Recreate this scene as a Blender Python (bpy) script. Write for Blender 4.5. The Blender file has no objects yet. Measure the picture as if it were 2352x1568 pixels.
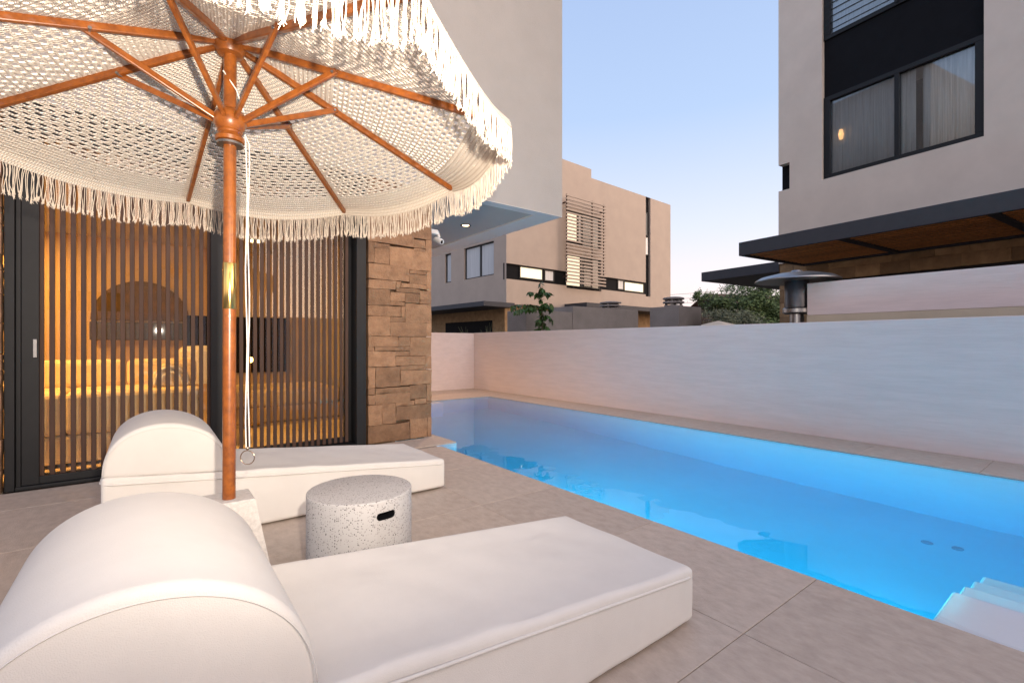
import bpy, bmesh, math, random
from mathutils import Vector, Matrix, noise
random.seed(7)
S = bpy.context.scene
COL = S.collection
R = math.radians

# ---------------------------------------------------------------- camera
cam = bpy.data.cameras.new("camera"); co = bpy.data.objects.new("camera", cam); COL.objects.link(co)
cam.sensor_width = 36; cam.lens = 16.684; cam.shift_y = 4 / 2352
cam.clip_start = .03; cam.clip_end = 2000
co.location = (0, 0, 1.1); co.rotation_euler = (R(90), 0, R(-37.32))
S.camera = co
S.render.engine = 'CYCLES'
S.cycles.use_denoising = True
S.cycles.sample_clamp_indirect = 6
S.cycles.max_bounces = 10; S.cycles.transparent_max_bounces = 24
S.view_settings.view_transform = 'Standard'; S.view_settings.look = 'None'
S.view_settings.gamma = 1; S.view_settings.use_curve_mapping = False
S.view_settings.exposure = 0.0

# ---------------------------------------------------------------- dusk sky: the sun has just gone down behind the camera to the right
SUN_AZ = math.degrees(math.atan2(.66, -.75))      # clockwise from +Y
SUN_EL = 2.0
w = bpy.data.worlds.new("World"); S.world = w; w.use_nodes = True
nt = w.node_tree; nt.nodes.clear()
def wn(t, **k):
    n = nt.nodes.new(t)
    for a, b in k.items(): setattr(n, a, b)
    return n
out = wn('ShaderNodeOutputWorld'); bg = wn('ShaderNodeBackground')
sky = wn('ShaderNodeTexSky', sky_type='NISHITA', sun_disc=False)
sky.sun_elevation = R(SUN_EL); sky.sun_rotation = R(SUN_AZ); sky.air_density = 1.0; sky.dust_density = 1.5; sky.ozone_density = 2.0
bg.inputs['Strength'].default_value = 0.15
GLOW = (19, 13.9, 9.6)
# the pink belt that lies along the horizon after sunset, all the way round, under the blue
tc = wn('ShaderNodeTexCoord'); sx = wn('ShaderNodeSeparateXYZ'); nt.links.new(tc.outputs['Generated'], sx.inputs[0])
ramp = wn('ShaderNodeValToRGB')
e = ramp.color_ramp.elements
SKY = [(0.0, (7.4, 5.7, 5.5)), (.10, (6.7, 5.7, 5.85)), (.22, (5.2, 5.3, 6.3)), (.42, (3.25, 4.15, 5.95)), (.75, (2.45, 3.25, 5.2)), (1.0, (2.5, 3.15, 5.1))]
SC = .125
e[0].position = 0; e[0].color = (*[c * SC for c in SKY[0][1]], 1)
e[1].position = 1; e[1].color = (*[c * SC for c in SKY[-1][1]], 1)
for p, c in SKY[1:-1]:
    q = e.new(p); q.color = (*[x * SC for x in c], 1)
nt.links.new(sx.outputs['Z'], ramp.inputs[0])
sc1 = wn('ShaderNodeVectorMath', operation='SCALE'); nt.links.new(ramp.outputs[0], sc1.inputs[0]); sc1.inputs['Scale'].default_value = 1 / SC
addn = wn('ShaderNodeVectorMath', operation='ADD')
sc2 = wn('ShaderNodeVectorMath', operation='SCALE'); sc2.inputs['Scale'].default_value = 1.0
nt.links.new(sky.outputs[0], sc2.inputs[0])
nt.links.new(sc1.outputs[0], addn.inputs[0]); nt.links.new(sc2.outputs[0], addn.inputs[1])
# broad afterglow where the sun went down, behind the viewer
gd = wn('ShaderNodeVectorMath', operation='DOT_PRODUCT'); nt.links.new(tc.outputs['Generated'], gd.inputs[0]); gd.inputs[1].default_value = Vector((.30, -.95, .0)).normalized()
gm = wn('ShaderNodeMath', operation='MAXIMUM'); nt.links.new(gd.outputs['Value'], gm.inputs[0]); gm.inputs[1].default_value = 0
gp = wn('ShaderNodeMath', operation='POWER'); nt.links.new(gm.outputs[0], gp.inputs[0]); gp.inputs[1].default_value = 1.4
gs = wn('ShaderNodeVectorMath', operation='SCALE'); gs.inputs[0].default_value = GLOW; nt.links.new(gp.outputs[0], gs.inputs['Scale'])
add2 = wn('ShaderNodeVectorMath', operation='ADD'); nt.links.new(addn.outputs[0], add2.inputs[0]); nt.links.new(gs.outputs[0], add2.inputs[1])
nt.links.new(add2.outputs[0], bg.inputs[0]); nt.links.new(bg.outputs[0], out.inputs[0])

# afterglow of the set sun
sl = bpy.data.lights.new("sun", 'SUN'); so = bpy.data.objects.new("sun", sl); COL.objects.link(so)
sl.energy = .8; sl.angle = R(30); sl.color = (1, .74, .55)
az = R(SUN_AZ); el = R(7)
dv = Vector((math.sin(az) * math.cos(el), math.cos(az) * math.cos(el), math.sin(el)))
so.rotation_euler = dv.to_track_quat('Z', 'Y').to_euler()
# the flash on the camera, tilted up (its mirror image shows in the door glass)
fl = bpy.data.lights.new("camera_flash", 'SPOT'); fo = bpy.data.objects.new("camera_flash", fl); COL.objects.link(fo)
fl.energy = 590; fl.color = (1, .86, .71); fl.shadow_soft_size = .025; fl.spot_size = R(136); fl.spot_blend = 1
fo.location = (.12, .0, 1.32)
fo.rotation_euler = (Vector((.12, 0, 1.32)) - Vector((.8, 2.4, 2.45))).to_track_quat('Z', 'Y').to_euler()

# ---------------------------------------------------------------- helpers
MATS = {}
def mat(name, col, rough=.6, metal=0, noise_amt=.0, noise_scale=4., bump=0., bump_scale=200., col2=None, spec=.5, coat=0, emit=None, emit_s=0, rand=0., stretch=None, detail=6):
    m = bpy.data.materials.new(name); m.use_nodes = True; t = m.node_tree; b = t.nodes['Principled BSDF']
    b.inputs['Roughness'].default_value = rough; b.inputs['Metallic'].default_value = metal
    b.inputs['Specular IOR Level'].default_value = spec; b.inputs['Coat Weight'].default_value = coat
    b.inputs['Base Color'].default_value = (*col, 1)
    tc = t.nodes.new('ShaderNodeTexCoord'); src = tc.outputs['Object']
    if stretch:
        mp = t.nodes.new('ShaderNodeMapping'); mp.inputs['Scale'].default_value = stretch; t.links.new(src, mp.inputs[0]); src = mp.outputs[0]
    if noise_amt or col2:
        n = t.nodes.new('ShaderNodeTexNoise'); n.inputs['Scale'].default_value = noise_scale; n.inputs['Detail'].default_value = detail; n.inputs['Roughness'].default_value = .65
        t.links.new(src, n.inputs['Vector'])
        mx = t.nodes.new('ShaderNodeMix'); mx.data_type = 'RGBA'
        c2 = col2 or tuple(c * (1 - noise_amt) for c in col)
        mx.inputs['A'].default_value = (*col, 1); mx.inputs['B'].default_value = (*c2, 1)
        rp = t.nodes.new('ShaderNodeMapRange'); rp.inputs['From Min'].default_value = .35; rp.inputs['From Max'].default_value = .68
        t.links.new(n.outputs['Fac'], rp.inputs['Value']); t.links.new(rp.outputs[0], mx.inputs['Factor'])
        last = mx.outputs['Result']
        if rand:
            oi = t.nodes.new('ShaderNodeObjectInfo'); mr = t.nodes.new('ShaderNodeMapRange'); mr.inputs['To Min'].default_value = 1 - rand; mr.inputs['To Max'].default_value = 1 + rand
            t.links.new(oi.outputs['Random'], mr.inputs['Value'])
            sc = t.nodes.new('ShaderNodeVectorMath'); sc.operation = 'SCALE'; t.links.new(last, sc.inputs[0]); t.links.new(mr.outputs[0], sc.inputs['Scale']); last = sc.outputs[0]
        t.links.new(last, b.inputs['Base Color'])
    if bump:
        n2 = t.nodes.new('ShaderNodeTexNoise'); n2.inputs['Scale'].default_value = bump_scale; n2.inputs['Detail'].default_value = 5
        t.links.new(src, n2.inputs['Vector'])
        bp = t.nodes.new('ShaderNodeBump'); bp.inputs['Strength'].default_value = bump; bp.inputs['Distance'].default_value = .01
        t.links.new(n2.outputs['Fac'], bp.inputs['Height']); t.links.new(bp.outputs[0], b.inputs['Normal'])
    if emit:
        b.inputs['Emission Color'].default_value = (*emit, 1); b.inputs['Emission Strength'].default_value = emit_s
    MATS[name] = m
    return m

class MB:
    """collects geometry of ONE mesh"""
    def __init__(s): s.v = []; s.f = []; s.uv = None
    def add(s, vs, fs):
        o = len(s.v); s.v += [tuple(x) for x in vs]; s.f += [tuple(i + o for i in q) for q in fs]; return s
    def box(s, x0, x1, y0, y1, z0, z1):
        vs = [(x, y, z) for x in (x0, x1) for y in (y0, y1) for z in (z0, z1)]
        return s.add(vs, [(0, 1, 3, 2), (4, 6, 7, 5), (0, 4, 5, 1), (2, 3, 7, 6), (0, 2, 6, 4), (1, 5, 7, 3)])
    def tube(s, pts, r, n=8, cap=True):
        pts = [Vector(p) for p in pts]; rs = r if isinstance(r, (list, tuple)) else [r] * len(pts)
        vs = []; fs = []; prev = None
        for i, p in enumerate(pts):
            d = (pts[min(i + 1, len(pts) - 1)] - pts[max(i - 1, 0)])
            d = d.normalized() if d.length > 1e-9 else Vector((0, 0, 1))
            if prev is None:
                a = d.orthogonal().normalized()
            else:
                a = (prev - d * prev.dot(d)); a = a.normalized() if a.length > 1e-6 else d.orthogonal().normalized()
            prev = a; b = d.cross(a)
            for k in range(n):
                t = 2 * math.pi * k / n
                vs.append(p + (a * math.cos(t) + b * math.sin(t)) * rs[i])
        for i in range(len(pts) - 1):
            for k in range(n):
                fs.append((i * n + k, i * n + (k + 1) % n, (i + 1) * n + (k + 1) % n, (i + 1) * n + k))
        if cap:
            fs.append(tuple(range(n - 1, -1, -1))); fs.append(tuple((len(pts) - 1) * n + k for k in range(n)))
        return s.add(vs, fs)
    def beam(s, a, b, w, h, up=(0, 0, 1), ov=0):
        """rectangular bar from a to b, w across, h along up"""
        a = Vector(a); b = Vector(b); d = (b - a).normalized(); a = a - d * ov; b = b + d * ov
        side = d.cross(Vector(up)).normalized(); u = side.cross(d).normalized()
        vs = [p + side * (sx * w / 2) + u * (su * h / 2) for p in (a, b) for sx, su in ((-1, -1), (1, -1), (1, 1), (-1, 1))]
        return s.add(vs, [(3, 2, 1, 0), (4, 5, 6, 7), (0, 1, 5, 4), (1, 2, 6, 5), (2, 3, 7, 6), (3, 0, 4, 7)])
    def lathe(s, prof, c=(0, 0, 0), n=32, cap=True):
        vs = []; fs = []
        for (r, z) in prof:
            for k in range(n):
                t = 2 * math.pi * k / n
                vs.append((c[0] + r * math.cos(t), c[1] + r * math.sin(t), c[2] + z))
        m = len(prof)
        for i in range(m - 1):
            for k in range(n):
                fs.append((i * n + k, i * n + (k + 1) % n, (i + 1) * n + (k + 1) % n, (i + 1) * n + k))
        if cap: fs.append(tuple(range(n - 1, -1, -1))); fs.append(tuple((m - 1) * n + k for k in range(n)))
        return s.add(vs, fs)
    def build(s, name, m, parent=None, smooth=False, bevel=0, seg=2, angle=40):
        me = bpy.data.meshes.new(name); me.from_pydata(s.v, [], s.f); me.update()
        if s.uv:
            ul = me.uv_layers.new(name='UVMap')
            for p in me.polygons:
                for li in p.loop_indices: ul.data[li].uv = s.uv[me.loops[li].vertex_index]
        o = bpy.data.objects.new(name, me); COL.objects.link(o)
        if m: me.materials.append(m)
        if parent: o.parent = parent
        if smooth:
            for p in me.polygons: p.use_smooth = True
            if smooth == 'auto': me.set_sharp_from_angle(angle=R(angle))
        if bevel:
            b = o.modifiers.new('bevel', 'BEVEL'); b.width = bevel; b.segments = seg; b.limit_method = 'ANGLE'; b.angle_limit = R(40)
        return o

def thing(name, label, cat, loc=(0, 0, 0), rz=0, group=None):
    o = bpy.data.objects.new(name, None); COL.objects.link(o); o.location = loc; o.rotation_euler = (0, 0, rz)
    return tag(o, label, cat, group)
def tag(o, label, cat, group=None):
    o['label'] = label; o['category'] = cat
    if group: o['group'] = group
    return o
def struct(o): o['kind'] = 'structure'; return o
def children(o): return [c for c in bpy.data.objects if c.parent == o]
def dup(o, parent=None):
    c = o.copy(); COL.objects.link(c); c.parent = parent
    for ch in children(o): dup(ch, c)
    return c

def wall_grid(a0, a1, z0, z1, ops, depth, fn):
    """a rendered wall with recessed openings; fn(a, z, d) -> point, d inwards"""
    A = sorted({a0, a1, *[o[0] for o in ops], *[o[1] for o in ops]}); Zs = sorted({z0, z1, *[o[2] for o in ops], *[o[3] for o in ops]})
    mb = MB()
    def hole(i, j):
        if i < 0 or j < 0 or i >= len(A) - 1 or j >= len(Zs) - 1: return None
        a = (A[i] + A[i + 1]) / 2; z = (Zs[j] + Zs[j + 1]) / 2
        return any(o[0] < a < o[1] and o[2] < z < o[3] for o in ops)
    for i in range(len(A) - 1):
        for j in range(len(Zs) - 1):
            a, b, c, d = A[i], A[i + 1], Zs[j], Zs[j + 1]
            if not hole(i, j):
                mb.add([fn(a, c, 0), fn(b, c, 0), fn(b, d, 0), fn(a, d, 0)], [(0, 1, 2, 3)])
            else:
                for (di, dj, p, q) in ((-1, 0, (a, c), (a, d)), (1, 0, (b, d), (b, c)), (0, -1, (b, c), (a, c)), (0, 1, (a, d), (b, d))):
                    if hole(i + di, j + dj) is False:
                        mb.add([fn(*p, 0), fn(*q, 0), fn(*q, depth), fn(*p, depth)], [(0, 1, 2, 3)])
    return mb

# ---------------------------------------------------------------- materials
M_render_a = mat('render_pink_tan', (.46, .38, .32), .9, bump=.25, bump_scale=90, noise_amt=.10, noise_scale=1.2)
M_render_b = mat('render_tan', (.66, .58, .51), .9, bump=.2, bump_scale=90, noise_amt=.12, noise_scale=.9)
M_render_own = mat('render_grey_beige', (.42, .40, .38), .9, bump=.35, bump_scale=110, noise_amt=.08, noise_scale=2)
M_render_dark = mat('render_grey', (.27, .25, .245), .9, bump=.3, bump_scale=60, noise_amt=.2, noise_scale=2)
M_wall = mat('white_wall', (.73, .63, .62), .8, bump=.2, bump_scale=16, noise_amt=.10, noise_scale=6, stretch=(1, .35, 3.2))
M_wallband = mat('tan_wall_band', (.55, .47, .36), .85, noise_amt=.1, noise_scale=3)
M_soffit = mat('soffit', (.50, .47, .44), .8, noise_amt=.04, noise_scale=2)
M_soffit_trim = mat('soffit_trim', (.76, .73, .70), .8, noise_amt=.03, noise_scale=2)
M_char = mat('charcoal_metal', (.012, .013, .015), .5, spec=.3, noise_amt=.2, noise_scale=8)
M_char2 = mat('charcoal_fascia', (.050, .053, .065), .6, spec=.3, noise_amt=.12, noise_scale=6)
M_black = mat('dark_panel', (.006, .0065, .009), .75, spec=.15, noise_amt=.3, noise_scale=5, bump=.1, bump_scale=300)
M_cope = mat('limestone', (.47, .395, .335), .62, noise_amt=.0, col2=(.37, .305, .255), noise_scale=22, bump=.25, bump_scale=150, rand=.05, stretch=(1.0, .55, 1), detail=15)
M_grout = mat('grout', (.31, .26, .22), .9, noise_amt=.3, noise_scale=20)
M_stone = mat('stone', (.315, .180, .100), .9, col2=(.20, .110, .060), noise_scale=11, bump=.8, bump_scale=55, rand=.25, detail=9)
M_mortar = mat('mortar', (.20, .135, .085), .95, noise_amt=.4, noise_scale=30)
M_stone_far = mat('stone_far', (.40, .26, .14), .9, col2=(.25, .155, .08), noise_scale=5, bump=.8, bump_scale=22, rand=.3, detail=8)
M_fabric = mat('white_outdoor_fabric', (.655, .635, .605), .95, noise_amt=.05, noise_scale=5, bump=.2, bump_scale=420, spec=.2)
M_wood = mat('varnished_wood', (.30, .088, .012), .34, col2=(.17, .045, .007), noise_scale=30, coat=.35, stretch=(1, 1, 1), detail=4)
M_slat = mat('dark_wood_slat', (.075, .040, .027), .65, spec=.3, noise_amt=.35, noise_scale=60, stretch=(1, 1, .05), rand=.1)
M_orange_wood = mat('stained_wood_slat', (.62, .25, .08), .6, noise_amt=.4, noise_scale=20, rand=.2)
M_brass = mat('brass', (.83, .58, .20), .16, metal=1, noise_amt=.1, noise_scale=20)
M_steel = mat('steel', (.33, .33, .335), .34, metal=1, noise_amt=.1, noise_scale=20)
M_ring = mat('ring_metal', (.55, .42, .30), .2, metal=1, noise_amt=.1, noise_scale=20)
M_cord = mat('white_cord', (.8, .78, .75), .9, noise_amt=.15, noise_scale=200, stretch=(1, 1, .3))
M_fringe = mat('macrame_thread', (.78, .69, .59), .9, noise_amt=.12, noise_scale=90)
M_leaf = mat('sapling_leaf', (.045, .11, .022), .5, col2=(.02, .055, .012), noise_scale=12, rand=.25)
M_leaf_d = mat('dark_foliage', (.13, .19, .06), .7, col2=(.05, .085, .027), noise_scale=1.2)
M_leaf_o = mat('olive_foliage', (.17, .19, .11), .7, col2=(.08, .095, .05), noise_scale=1.2)
M_bark = mat('bark', (.10, .07, .05), .9, noise_amt=.4, noise_scale=12)
M_roof = mat('red_roof_tile', (.16, .075, .055), .8, noise_amt=.4, noise_scale=10)
M_ground = mat('ground', (.13, .115, .09), .95, noise_amt=.3, noise_scale=.6)
M_white = mat('white_plastic', (.75, .75, .75), .4, noise_amt=.03, noise_scale=9)
M_curtain = mat('curtain', (.88, .88, .86), .9, noise_amt=.45, noise_scale=9, stretch=(5, 5, .08))
M_curtain_g = mat('dim_curtain', (.62, .64, .66), .9, noise_amt=.3, noise_scale=9, stretch=(5, 5, .08))
M_room_wall = mat('room_wall', (.62, .47, .30), .8, noise_amt=.08, noise_scale=2)
M_room_dark = mat('room_dark', (.03, .028, .026), .4, noise_amt=.2, noise_scale=3)
M_sofa = mat('sofa_cloth', (.78, .66, .48), .9, noise_amt=.12, noise_scale=14, bump=.1, bump_scale=200)
M_tv = mat('screen_black', (.008, .008, .010), .12, noise_amt=.1, noise_scale=3)
M_red = mat('dark_red_cloth', (.22, .03, .02), .8, noise_amt=.2, noise_scale=9)
M_emit_pane = mat('emissive_pane', (.7, .62, .45), .6, emit=(1, .86, .60), emit_s=1.0, noise_amt=.05, noise_scale=1)  # warm yellow emission set in the pane itself
M_lamp = mat('lamp_glow', (.9, .8, .6), .5, emit=(1, .74, .40), emit_s=9)
M_bulb = mat('bulb_glow', (.9, .7, .4), .5, emit=(1, .50, .12), emit_s=14)
M_drain = mat('drain_grey', (.30, .42, .50), .6, noise_amt=.2, noise_scale=30)
M_step = mat('step_plaster', (.82, .83, .88), .7, noise_amt=.05, noise_scale=1.5)
M_pool = mat('pool_plaster', (.62, .74, .80), .7, noise_amt=.06, noise_scale=1.5)

def thin_glass(name, tint=(1, 1, 1), ior=1.5, boost=1.0):
    m = bpy.data.materials.new(name); m.use_nodes = True; t = m.node_tree; t.nodes.clear()
    o = t.nodes.new('ShaderNodeOutputMaterial'); mx = t.nodes.new('ShaderNodeMixShader'); tr = t.nodes.new('ShaderNodeBsdfTransparent'); gl = t.nodes.new('ShaderNodeBsdfGlossy'); fr = t.nodes.new('ShaderNodeFresnel')
    mu = t.nodes.new('ShaderNodeMath'); mu.operation = 'MULTIPLY'; mu.inputs[1].default_value = boost; mu.use_clamp = True
    nz = t.nodes.new('ShaderNodeTexNoise'); nz.inputs['Scale'].default_value = 1.3; nz.inputs['Detail'].default_value = 1
    bp = t.nodes.new('ShaderNodeBump'); bp.inputs['Strength'].default_value = .02; bp.inputs['Distance'].default_value = .05
    t.links.new(nz.outputs['Fac'], bp.inputs['Height']); t.links.new(bp.outputs[0], gl.inputs['Normal'])
    fr.inputs['IOR'].default_value = ior; tr.inputs[0].default_value = (*tint, 1); gl.inputs['Roughness'].default_value = .015
    t.links.new(fr.outputs[0], mu.inputs[0]); t.links.new(mu.outputs[0], mx.inputs[0]); t.links.new(tr.outputs[0], mx.inputs[1]); t.links.new(gl.outputs[0], mx.inputs[2]); t.links.new(mx.outputs[0], o.inputs[0])
    MATS[name] = m; return m
M_glass = thin_glass('door_glass', (.93, .94, .93), 1.5, 2.0)
M_wglass = thin_glass('window_glass', (.9, .93, .95), 1.5, 2.8)

def water_mat():
    m = bpy.data.materials.new('pool_water'); m.use_nodes = True; t = m.node_tree; t.nodes.clear()
    o = t.nodes.new('ShaderNodeOutputMaterial'); g = t.nodes.new('ShaderNodeBsdfGlass'); g.inputs['IOR'].default_value = 1.28; g.inputs['Roughness'].default_value = 0
    va = t.nodes.new('ShaderNodeVolumeAbsorption'); va.inputs['Color'].default_value = (.0, .74, .95, 1); va.inputs['Density'].default_value = .6
    tc = t.nodes.new('ShaderNodeTexCoord'); n = t.nodes.new('ShaderNodeTexNoise'); n.inputs['Scale'].default_value = 2.2; n.inputs['Detail'].default_value = 2
    t.links.new(tc.outputs['Object'], n.inputs['Vector'])
    bp = t.nodes.new('ShaderNodeBump'); bp.inputs['Strength'].default_value = .035; bp.inputs['Distance'].default_value = .1
    t.links.new(n.outputs['Fac'], bp.inputs['Height']); t.links.new(bp.outputs[0], g.inputs['Normal'])
    t.links.new(g.outputs[0], o.inputs['Surface']); t.links.new(va.outputs[0], o.inputs['Volume'])
    return m
M_water = water_mat()

def terrazzo():
    m = bpy.data.materials.new('terrazzo'); m.use_nodes = True; t = m.node_tree; b = t.nodes['Principled BSDF']
    tc = t.nodes.new('ShaderNodeTexCoord'); v = t.nodes.new('ShaderNodeTexVoronoi'); v.inputs['Scale'].default_value = 150; v.inputs['Randomness'].default_value = 1
    t.links.new(tc.outputs['Object'], v.inputs['Vector'])
    sp = t.nodes.new('ShaderNodeSeparateColor'); t.links.new(v.outputs['Color'], sp.inputs[0])
    th = t.nodes.new('ShaderNodeMath'); th.operation = 'MULTIPLY'; th.inputs[1].default_value = .62; t.links.new(sp.outputs[0], th.inputs[0])
    gt = t.nodes.new('ShaderNodeMath'); gt.operation = 'LESS_THAN'; t.links.new(v.outputs['Distance'], gt.inputs[0]); 
    sb = t.nodes.new('ShaderNodeMath'); sb.operation = 'SUBTRACT'; sb.inputs[1].default_value = .12; t.links.new(th.outputs[0], sb.inputs[0]); t.links.new(sb.outputs[0], gt.inputs[1])
    mx = t.nodes.new('ShaderNodeMix'); mx.data_type = 'RGBA'; mx.inputs['A'].default_value = (.44, .43, .425, 1)
    rp = t.nodes.new('ShaderNodeValToRGB'); rp.color_ramp.elements[0].color = (.06, .06, .065, 1); rp.color_ramp.elements[1].color = (.30, .28, .27, 1); t.links.new(sp.outputs[1], rp.inputs[0])
    t.links.new(rp.outputs[0], mx.inputs['B']); t.links.new(gt.outputs[0], mx.inputs['Factor']); t.links.new(mx.outputs['Result'], b.inputs['Base Color'])
    b.inputs['Roughness'].default_value = .6
    return m
M_terr = terrazzo()
M_conc = mat('pale_concrete', (.60, .57, .54), .8, noise_amt=.25, noise_scale=60, bump=.2, bump_scale=120)

def knit():
    m = bpy.data.materials.new('crochet'); m.use_nodes = True; t = m.node_tree; b = t.nodes['Principled BSDF']
    b.inputs['Base Color'].default_value = (.82, .74, .64, 1); b.inputs['Roughness'].default_value = .95; b.inputs['Specular IOR Level'].default_value = .15
    uv = t.nodes.new('ShaderNodeUVMap'); sp = t.nodes.new('ShaderNodeSeparateXYZ'); t.links.new(uv.outputs[0], sp.inputs[0])
    def math_(op, a, bb=None):
        n = t.nodes.new('ShaderNodeMath'); n.operation = op
        for i, x in enumerate((a, bb)):
            if x is None: continue
            if isinstance(x, (int, float)): n.inputs[i].default_value = x
            else: t.links.new(x, n.inputs[i])
        return n.outputs[0]
    v = math_('MULTIPLY', sp.outputs[1], 2 * math.pi / .022)
    zig = math_('MULTIPLY', math_('SINE', v), .55)
    uu = math_('ADD', math_('MULTIPLY', sp.outputs[0], math.pi / .011), zig)
    hgt = math_('MULTIPLY', math_('ABSOLUTE', math_('SINE', uu)), math_('ABSOLUTE', math_('SINE', math_('MULTIPLY', v, .5))))
    nz = t.nodes.new('ShaderNodeTexNoise'); nz.inputs['Scale'].default_value = 160; t.links.new(uv.outputs[0], nz.inputs['Vector'])
    h2 = math_('ADD', hgt, math_('MULTIPLY', nz.outputs['Fac'], .5))
    bp = t.nodes.new('ShaderNodeBump'); bp.inputs['Strength'].default_value = .9; bp.inputs['Distance'].default_value = .006
    t.links.new(h2, bp.inputs['Height']); t.links.new(bp.outputs[0], b.inputs['Normal'])
    mx = t.nodes.new('ShaderNodeMix'); mx.data_type = 'RGBA'; mx.inputs['A'].default_value = (.66, .56, .46, 1); mx.inputs['B'].default_value = (.86, .79, .69, 1)
    t.links.new(math_('MULTIPLY', hgt, 1.6), mx.inputs['Factor']); t.links.new(mx.outputs['Result'], b.inputs['Base Color'])
    return m
M_knit = knit()

# ================================================================ GROUND, DECK, POOL
PX0, PX1, PY0, PY1, PZ = 2.48, 5.60, -4.6, 8.16, -1.42      # pool
JX, JY = 2.72, 4.59                                           # the pool narrows beside the house
g = MB()
hole = [(PX0 - .5, PY0 - .5), (PX1 + .3, PY1 + .3)]
def ring_sheet(mb, x0, y0, x1, y1, hx0, hy0, hx1, hy1, z):
    vs = [(x0, y0, z), (x1, y0, z), (x1, y1, z), (x0, y1, z), (hx0, hy0, z), (hx1, hy0, z), (hx1, hy1, z), (hx0, hy1, z)]
    mb.add(vs, [(0, 1, 5, 4), (1, 2, 6, 5), (2, 3, 7, 6), (3, 0, 4, 7)])
ring_sheet(g, -300, -300, 300, 300, PX0 - .3, PY0 - .3, PX1 + .3, PY1 + .3, -.06)
struct(g.build('ground', M_ground))
# deck of large limestone tiles
deck = struct(MB().box(-5.0, 1.79, -4.6, 5.0, -.055, -.012).build('deck', M_grout))
T = .9; GAP = .003
tile_me = None
def tile(x0, x1, y0, y1, parent, name='tile', z1=0.0):
    b = MB().box(x0 + GAP / 2, x1 - GAP / 2, y0 + GAP / 2, y1 - GAP / 2, -.012, z1 + random.uniform(-.0006, .0006))
    o = b.build(name, M_cope, parent, bevel=.0015, seg=1)
    return o
ys = [.9 + T * k for k in range(-6, 6)]
for j in range(len(ys) - 1):
    y1 = min(ys[j + 1], 5.0)
    if ys[j] > 4.95: continue
    off = .03 if ys[j] < .85 else 0
    xs = [1.79 - T * k for k in range(0, 8)]
    for i in range(len(xs) - 1):
        tile(xs[i + 1] - (off if i < 6 else 0), xs[i] - (off if i > 0 else 0), ys[j], y1, deck)
# coping round the pool
cop = struct(MB().box(1.79, PX0 - .02, PY0 - .5, JY, -.055, -.0125).build('pool_coping', M_grout))
for y0, y1 in [(ys[j], ys[j + 1]) for j in range(len(ys) - 1) if ys[j + 1] < JY + .5]:
    tile(1.79, PX0, y0, min(y1, JY), cop)
tile(1.79, JX, JY, 5.0, cop)
tile(2.55, JX, 5.0, 6.6, cop); tile(2.55, JX, 6.6, 8.16, cop)
xs = [PX1, PX1 + .36, 6.30]
y = PY0
while y < PY1 - .1:
    tile(PX1, 6.30, y, min(y + T, PY1), cop); y += T
for x0, x1 in ((2.55, 3.55), (3.55, 4.55), (4.55, 5.6), (5.6, 6.3)):
    tile(x0, x1, PY1, PY1 + .55, cop); tile(x0, x1, PY1 + .55, 9.8, cop)
struct(MB().box(PX1 + .02, 6.30, PY0, PY1, -.055, -.0125).box(2.55, 6.30, PY1 + .02, 9.8, -.055, -.0125).build('coping_bed', M_grout))

# pool shell: inner faces only, each with thickness behind it
p = MB()
p.box(PX0 - .25, PX0, PY0, JY, PZ, -.014).box(PX0 - .25, JX, JY, PY1 + .25, PZ, -.014)
p.box(PX1, PX1 + .25, PY0, PY1 + .25, PZ, -.014).box(JX, PX1, PY1, PY1 + .25, PZ, -.014)
p.box(PX0 - .25, PX1 + .25, PY0 - .25, PY0, PZ, -.014).box(PX0 - .25, PX1 + .25, PY0 - .25, PY1 + .25, PZ - .2, PZ)
pool = struct(p.build('swimming_pool', M_pool))
def step(x0, x1, y0, y1, z):
    MB().box(x0, x1, y0, y1, PZ + .001, z)  .build('pool_step', M_step, pool, bevel=.012)
for x0, x1, z in ((PX0, 2.90, -.035), (2.902, 3.14, -.16), (3.142, 3.38, -.29), (3.382, 3.62, -.42)):
    step(x0 + .001, x1, -1.5, .50, z)
step(JX + .001, 4.40, 7.9, PY1 - .001, -.05)
wm = MB().box(PX0 - .15, PX1 + .15, PY0 - .15, PY1 + .15, PZ - .1, -.016)
struct(wm.build('pool_water', M_water))
# two drain covers seen on the floor
for x, y in ((5.0, 1.02), (5.04, .84)):
    tag(MB().lathe([(.038, 0), (.038, .008), (.026, .012), (0.005, .012)], (x, y, PZ + .001), 16).build('pool_drain', M_drain, smooth='auto'), 'small grey round drain cover on the pool floor, %s of the two' % ('nearer to the steps' if y < .9 else 'farther from the steps'), 'drain', 'drains on the pool floor')
# underwater lamps set in the near wall of the pool
for k, y in enumerate((-2.2, .95, 3.3)):
    t = thing('pool_light', 'underwater pool lamp in the near pool wall, number %d from the steps' % (k + 1), 'lamp', (PX0, y, -.45), 0, 'underwater pool lamps')
    t['label'] = ['underwater lamp in the pool wall beneath the steps', 'underwater lamp in the pool wall just past the steps', 'underwater lamp in the pool wall near the house'][k]
    MB().box(.0015, .02, -.13, .13, -.13, .13).build('lamp_housing', M_white, t, bevel=.008)
    l = bpy.data.lights.new('pool_lamp', 'AREA'); l.shape = 'DISK'; l.size = .2; l.energy = 58; l.color = (.0, .73, .76)
    lo = bpy.data.objects.new('pool_lamp', l); COL.objects.link(lo); lo.parent = t; lo.location = (.03, 0, 0); lo.rotation_euler = (0, R(-90), 0)

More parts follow.
